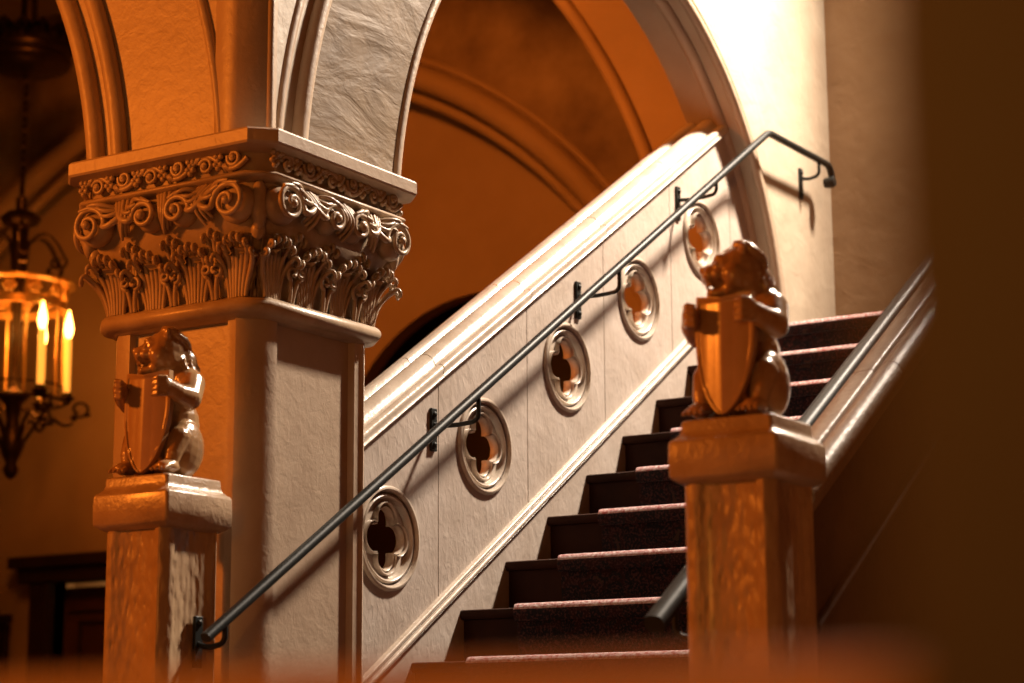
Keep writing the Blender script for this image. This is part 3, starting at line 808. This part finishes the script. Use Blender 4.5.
for i in range(1, 9):
    a = radians(90-115*i/8); path.append((XR, 7.983+.050*cos(a), ZT-.039+.050*sin(a)))
m = MB(); rail_box(m, path, .0145, .0125); m.build('rail', M_IRON, hr, smooth=50)
m = MB(); m.lathe([(.0,-.026),(.020,-.024),(.024,-.012),(.024,.012),(.020,.024),(.0,.026)], (0,0,0), 20)
m.v = [(XR+v[2], 8.009+v[0], ZT-.066+v[1]) for v in m.v]; m.build('scroll_end', M_IRON, hr, smooth=50)
for (y, zc, x0) in ((5.184, .944, 0.), (6.094, 1.520, 0.), (6.884, 2.050, 0.)):
    bracket(hr, y, zc, x0, XR, rz_(y)-.006, zc+.012)
bracket(hr, 7.895, 2.352, .080, XR, ZT, 2.372)
bracket(hr, 4.005, .245, .077, XR, rz_(4.005)-.004, .235, .13)
hr2 = tag(empty('handrail', (0,0,0)), 'grey-black handrail edge seen behind the sloping parapet coping on the right', 'handrail')
XQ = 1.455; hq = .765
path = [(XQ, 3.90+(7.1-3.90)*i/30, hz(3.90+(7.1-3.90)*i/30, hq)) for i in range(31)]
m = MB(); rail_box(m, path, .024, .020); m.build('rail', M_IRON, hr2, smooth=50)
for y in (4.0, 4.9, 5.9, 6.8):
    bracket(hr2, y, hz(y, hq-.105), WX if y > 4.10 else 1.551, XQ, hz(y, hq)-.006, hz(y, hq-.09), .13, -1)

# ------------------------------------------------------------------ chandelier
CHX, CHY = -5.673, 8.9
ch = tag(empty('chandelier', (CHX, CHY, 0)), 'wrought metal lantern chandelier with lit candle bulbs hanging in the hall at left', 'chandelier')
R0 = .305
def cb(name, m, mat, parent=ch, **k): return m.build(name, mat, parent, **k)
m = MB(); m.lathe([(0,4.16),(.06,4.17),(.16,4.20),(.235,4.235),(.25,4.27),(.235,4.30),(.25,4.33),(.24,4.36),(.15,4.38),(.05,4.40),(.04,CEIL),(0,CEIL)], n=32)
can = cb('canopy', m, M_CHAND, smooth=50)
m = MB()
for i in range(14):
    a = 2*pi*i/14; d = Vector((cos(a), sin(a), 0)); t = Vector((-sin(a), cos(a), 0))
    m.grid(lambda u, v: d*(.17+.09*v+.05*v*v) + t*(u-.5)*.11*(1-.6*v*v) + Vector((0,0,4.34+.13*sin(pi*v*.8)+.02*cos((u-.5)*6))), 6, 8)
    m.grid(lambda u, v: d*(.165+.09*v+.05*v*v) + t*(u-.5)*.11*(1-.6*v*v) + Vector((0,0,4.325+.13*sin(pi*v*.8)+.02*cos((u-.5)*6))), 6, 8)
m.build('leaf_ruff', M_CHAND, can, smooth=60)
m = MB(); z = 4.17; i = 0
while z > 3.50:
    a = 0 if i % 2 else pi/2; pts = [(.016*cos(t)*cos(a), .016*cos(t)*sin(a), z-.035+.035*sin(t)) for t in [2*pi*q/14 for q in range(14)]]
    m.tube(pts, .006, 6, closed=True); z -= .054; i += 1
cb('chain', m, M_CHAND, smooth=60)
m = MB(); m.tube([(.052*cos(t)*.8, .052*cos(t)*-.6, 3.43+.060*sin(t)) for t in [2*pi*q/24 for q in range(24)]], .009, 8, closed=True)
cb('loop', m, M_CHAND, smooth=60)
m = MB(); m.lathe([(0,3.38),(.03,3.37),(.03,3.29),(.08,3.27),(.115,3.235),(.10,3.20),(.05,3.18),(.045,3.10),(.06,3.06),(.05,2.98),(.045,2.86),(.03,2.80),(.02,2.3),(.02,2.16),(.05,2.13),(.09,2.10),(.05,2.05),(.035,1.95),(.05,1.86),(.075,1.80),(.05,1.73),(.03,1.68),(.045,1.64),(.03,1.60),(0,1.575)], n=24)
cb('stem', m, M_CHAND, smooth=50)
for i in range(6):      # scroll straps of the crown
    a = 2*pi*i/6 + .35; d = Vector((cos(a), sin(a), 0)); rs = []
    for q in range(31):
        t = q/30
        if t < .6:
            s = t/.6; r = .05+.235*s; z = 3.06 + .10*sin(pi*s*.9) - .15*s*s
        else:
            s = (t-.6)/.4; an = radians(20-330*s); rr = .052*(1-.45*s); r = .236+rr*cos(an)+.0; z = 2.915+rr*sin(an)+.02
        c = d*r + Vector((0,0,z)); tt = Vector((-sin(a), cos(a), 0))
        rs.append([c+tt*.020+Vector((0,0,.003)), c-tt*.020+Vector((0,0,.003)), c-tt*.020-Vector((0,0,.003))-d*.003, c+tt*.020-Vector((0,0,.003))-d*.003])
    m = MB(); m.rings(rs); cb('scroll_strap', m, M_CHAND, smooth=50)
def flat_ring(r0_, r1, z0, z1): 
    m = MB(); n = 64; rs = []
    for q in range(n):
        a = 2*pi*q/n; rs.append([Vector((r*cos(a), r*sin(a), z)) for r, z in ((r0_,z0),(r1,z0),(r1,z1),(r0_,z1))])
    m.rings(rs, closed=True); return m
cb('upper_ring', flat_ring(.240, .318, 2.800, 2.812), M_BRASS, smooth=40)
cb('middle_ring', flat_ring(.262, .270, 2.640, 2.690), M_BRASS, smooth=40)
for q in range(12):
    m = MB(); a = 2*pi*q/12+.1; c = Vector((.27*cos(a), .27*sin(a), 2.745)); t = Vector((-sin(a), cos(a), 0))
    for j in range(6):
        b = pi/3*j; m.ell(c+t*.028*cos(b)+Vector((0,0,.028*sin(b))), (.014,.014,.014), nu=8, nv=6)
    m.ell(c, (.012,.012,.012), nu=8, nv=6); cb('rosette', m, M_BRASS, smooth=60)
cb('lower_ring', flat_ring(.275, .290, 2.055, 2.075), M_CHAND, smooth=40)
cb('gallery_ring', flat_ring(.262, .270, 2.150, 2.162), M_CHAND, smooth=40)
for i in range(8):
    a = 2*pi*i/8+.2; m = MB(); m.tube([(.268*cos(a), .268*sin(a), 2.06), (.268*cos(a), .268*sin(a), 2.80)], .0075, 8); cb('rod', m, M_BRASS, smooth=60)
for i in range(6):
    a = 2*pi*i/6 + .78; d = Vector((cos(a), sin(a), 0)); t = Vector((-sin(a), cos(a), 0))
    # arm: S-scroll out from the stem below, up to the cup
    m = MB(); pts = []
    for q in range(25):
        s = q/24; r = .04+.28*s; z = 1.84 + .16*s + .06*sin(pi*s*2.0-1.2) ; pts.append(d*r+Vector((0,0,z)))
    m.tube(pts, .011, 8)
    m.tube([d*(.36+.045*cos(b)*(1-.08*b)) + Vector((0,0,2.03+.045*sin(b)*(1-.08*b))) for b in [q*.42-1.8 for q in range(16)]], .009, 8)
    m.ell(d*.40+Vector((0,0,1.995)), (.022,.022,.016), nu=10, nv=8); m.ell(d*.33+Vector((0,0,1.975)), (.020,.020,.024), nu=10, nv=8)
    cb('arm', m, M_CHAND, smooth=60)
    c = d*.285
    m = MB(); m.lathe([(0,2.05),(.02,2.06),(.026,2.075),(.046,2.09),(.048,2.10),(.03,2.105),(.028,2.13),(0,2.13)], c, 16); cb('candle_cup', m, M_CHAND, smooth=50)
    m = MB(); m.lathe([(0,2.10),(.018,2.10),(.018,2.47),(.015,2.475),(0,2.475)], c, 16); cn = cb('candle', m, M_CANDLE, smooth=50)
    m = MB(); m.lathe([(0,2.47),(.010,2.475),(.020,2.50),(.025,2.53),(.021,2.57),(.012,2.61),(.005,2.645),(0,2.66)], c, 14); m.build('flame_bulb', M_FLAME, cn, smooth=60)
ch.scale = (1.12, 1.12, 1)

# ------------------------------------------------------------------ hall door
door = empty('door_1', (0,0,0)); struct(door, 'dark panelled door standing in a heavy portal on the far wall of the hall')
yr = YB+.20
m = MB(); w = .16
m.box(DX0-w, DX0, yr-.08, yr+.12, FLOOR, DZT+.02); m.box(DX1, DX1+w, yr-.08, yr+.12, FLOOR, DZT+.02)
m.box(DX0-w-.10, DX1+w+.10, yr-.10, yr+.12, DZT+.0, DZT+.10); m.box(DX0-w-.16, DX1+w+.16, yr-.14, yr+.12, DZT+.10, DZT+.18)
m.build('door_frame', M_FRAME, door, smooth=0, bevel=.006)
m = MB(); m.box(DX0+.05, DX1, yr+.05, yr+.09, FLOOR, DZT-.035)
lf = m.build('door_leaf', M_WOOD, door, smooth=0)
m = MB()
for x0, x1 in ((DX0+.20, DX0+.52), (DX0+.62, DX1-.12)):
    for z0_, z1_ in ((.25,.80), (-.60,.10)):
        for a in ((x0,x1,z0_,z0_+.02),(x0,x1,z1_-.02,z1_),(x0,x0+.02,z0_,z1_),(x1-.02,x1,z0_,z1_)): m.box(a[0], a[1], yr+.035, yr+.05, a[2], a[3])
m.box(DX0+.10, DX1-.03, yr+.035, yr+.05, .86, .875)
m.build('panel_moulding', M_FRAME, lf, smooth=0)
m = MB(); m.box(-7.40, -6.95, YB+.14, YB+.19, FLOOR, .80); m.box(-7.45, -6.90, YB+.11, YB+.16, .80, .86)
dr2 = m.build('door_2', M_FRAME, smooth=0, bevel=.005); struct(dr2)

# ------------------------------------------------------------------ near things, out of focus: bench back and post
rail_ = tag(empty('wooden_railing', (2.6,.73,FLOOR)), 'blurred orange-brown wooden railing running along the bottom edge', 'railing')
def loc(m, o): m.v = [(v[0]-o[0], v[1]-o[1], v[2]-o[2]) for v in m.v]; return m
o_ = (2.6,.73,FLOOR)
loc(MB().box(1.0, 4.3, .69, .76, .000, .029), o_).build('top_rail', M_FG, rail_, smooth=0, bevel=.006)
loc(MB().box(1.02, 4.28, .705, .745, FLOOR+.12, .0), o_).build('panel', M_FG, rail_, smooth=0)
loc(MB().box(1.0, 4.3, .69, .76, FLOOR, FLOOR+.12), o_).build('bottom_rail', M_FG, rail_, smooth=0, bevel=.006)
m = MB(); m.box(-.045, .045, -.045, .045, 0, CEIL-FLOOR)
post = m.build('timber_post', M_POST, None, smooth=0, bevel=.012, origin=None); post.location = (3.441, .385, FLOOR)
tag(post, 'dark blurred timber post standing close at the right edge', 'post')

# ------------------------------------------------------------------ lights
def aim(o, p):
    d = (Vector(p) - o.location).normalized(); o.rotation_euler = d.to_track_quat('-Z', 'Y').to_euler()
def area(name, loc_, to, size, power, col, spread=180, shape='DISK'):
    l = bpy.data.lights.new(name, 'AREA'); l.shape = shape; l.size = size; l.energy = power; l.color = col; l.spread = radians(spread)
    o = bpy.data.objects.new(name, l); COL.objects.link(o); o.location = loc_; aim(o, to); return o
def point(name, loc_, r, power, col):
    l = bpy.data.lights.new(name, 'POINT'); l.shadow_soft_size = r; l.energy = power; l.color = col
    o = bpy.data.objects.new(name, l); COL.objects.link(o); o.location = loc_; return o
def spot(name, loc_, to, size, power, col, ang, blend):
    l = bpy.data.lights.new(name, 'SPOT'); l.shadow_soft_size = size; l.energy = power; l.color = col; l.spot_size = radians(ang); l.spot_blend = blend
    o = bpy.data.objects.new(name, l); COL.objects.link(o); o.location = loc_; aim(o, to); return o
spot('landing_lamp', (1.68, 7.95, 4.85), (-.1, 4.9, .8), .18, 2700, (1, .83, .66), 104, 1.0)
spot('back_wall_fill', (3.9, 4.6, 4.6), (1.6, 8.24, 2.3), .3, 150, (1, .36, .08), 62, .8)  # unseen spot added to warm the landing back wall
area('lobby_lamp', (-3.2, .3, 2.7), (0., 4.4, .9), .7, 175, (1, .225, .018), 170)
area('railing_fill', (2.6, -1.2, .7), (2.6, 1.5, .1), .3, 17, (1, .32, .035), 160)  # unseen light added behind the camera to brighten the near railing
area('far_wall_fill', (-2.2, 5.6, 4.8), (-3.0, 9.5, 2.2), .8, 70, (1, .23, .02), 150)  # unseen area light added to brighten the far wall of the hall
point('chandelier_glow', (CHX, CHY, 2.45), .12, 17, (1, .24, .025))
point('passage_glow', (-6.25, YB+.50, 1.35), .04, 5, (1, .55, .2))
w = bpy.data.worlds.new('dim_room'); SC.world = w; w.use_nodes = True
w.node_tree.nodes['Background'].inputs['Color'].default_value = (1, .40, .15, 1); w.node_tree.nodes['Background'].inputs['Strength'].default_value = .004
SC.view_settings.view_transform = 'Standard'; SC.view_settings.look = 'None'; SC.view_settings.gamma = 1; SC.view_settings.exposure = 0
SC.view_settings.use_curve_mapping = False
SC.cycles.use_denoising = True
SC.cycles.max_bounces = 5; SC.cycles.diffuse_bounces = 1
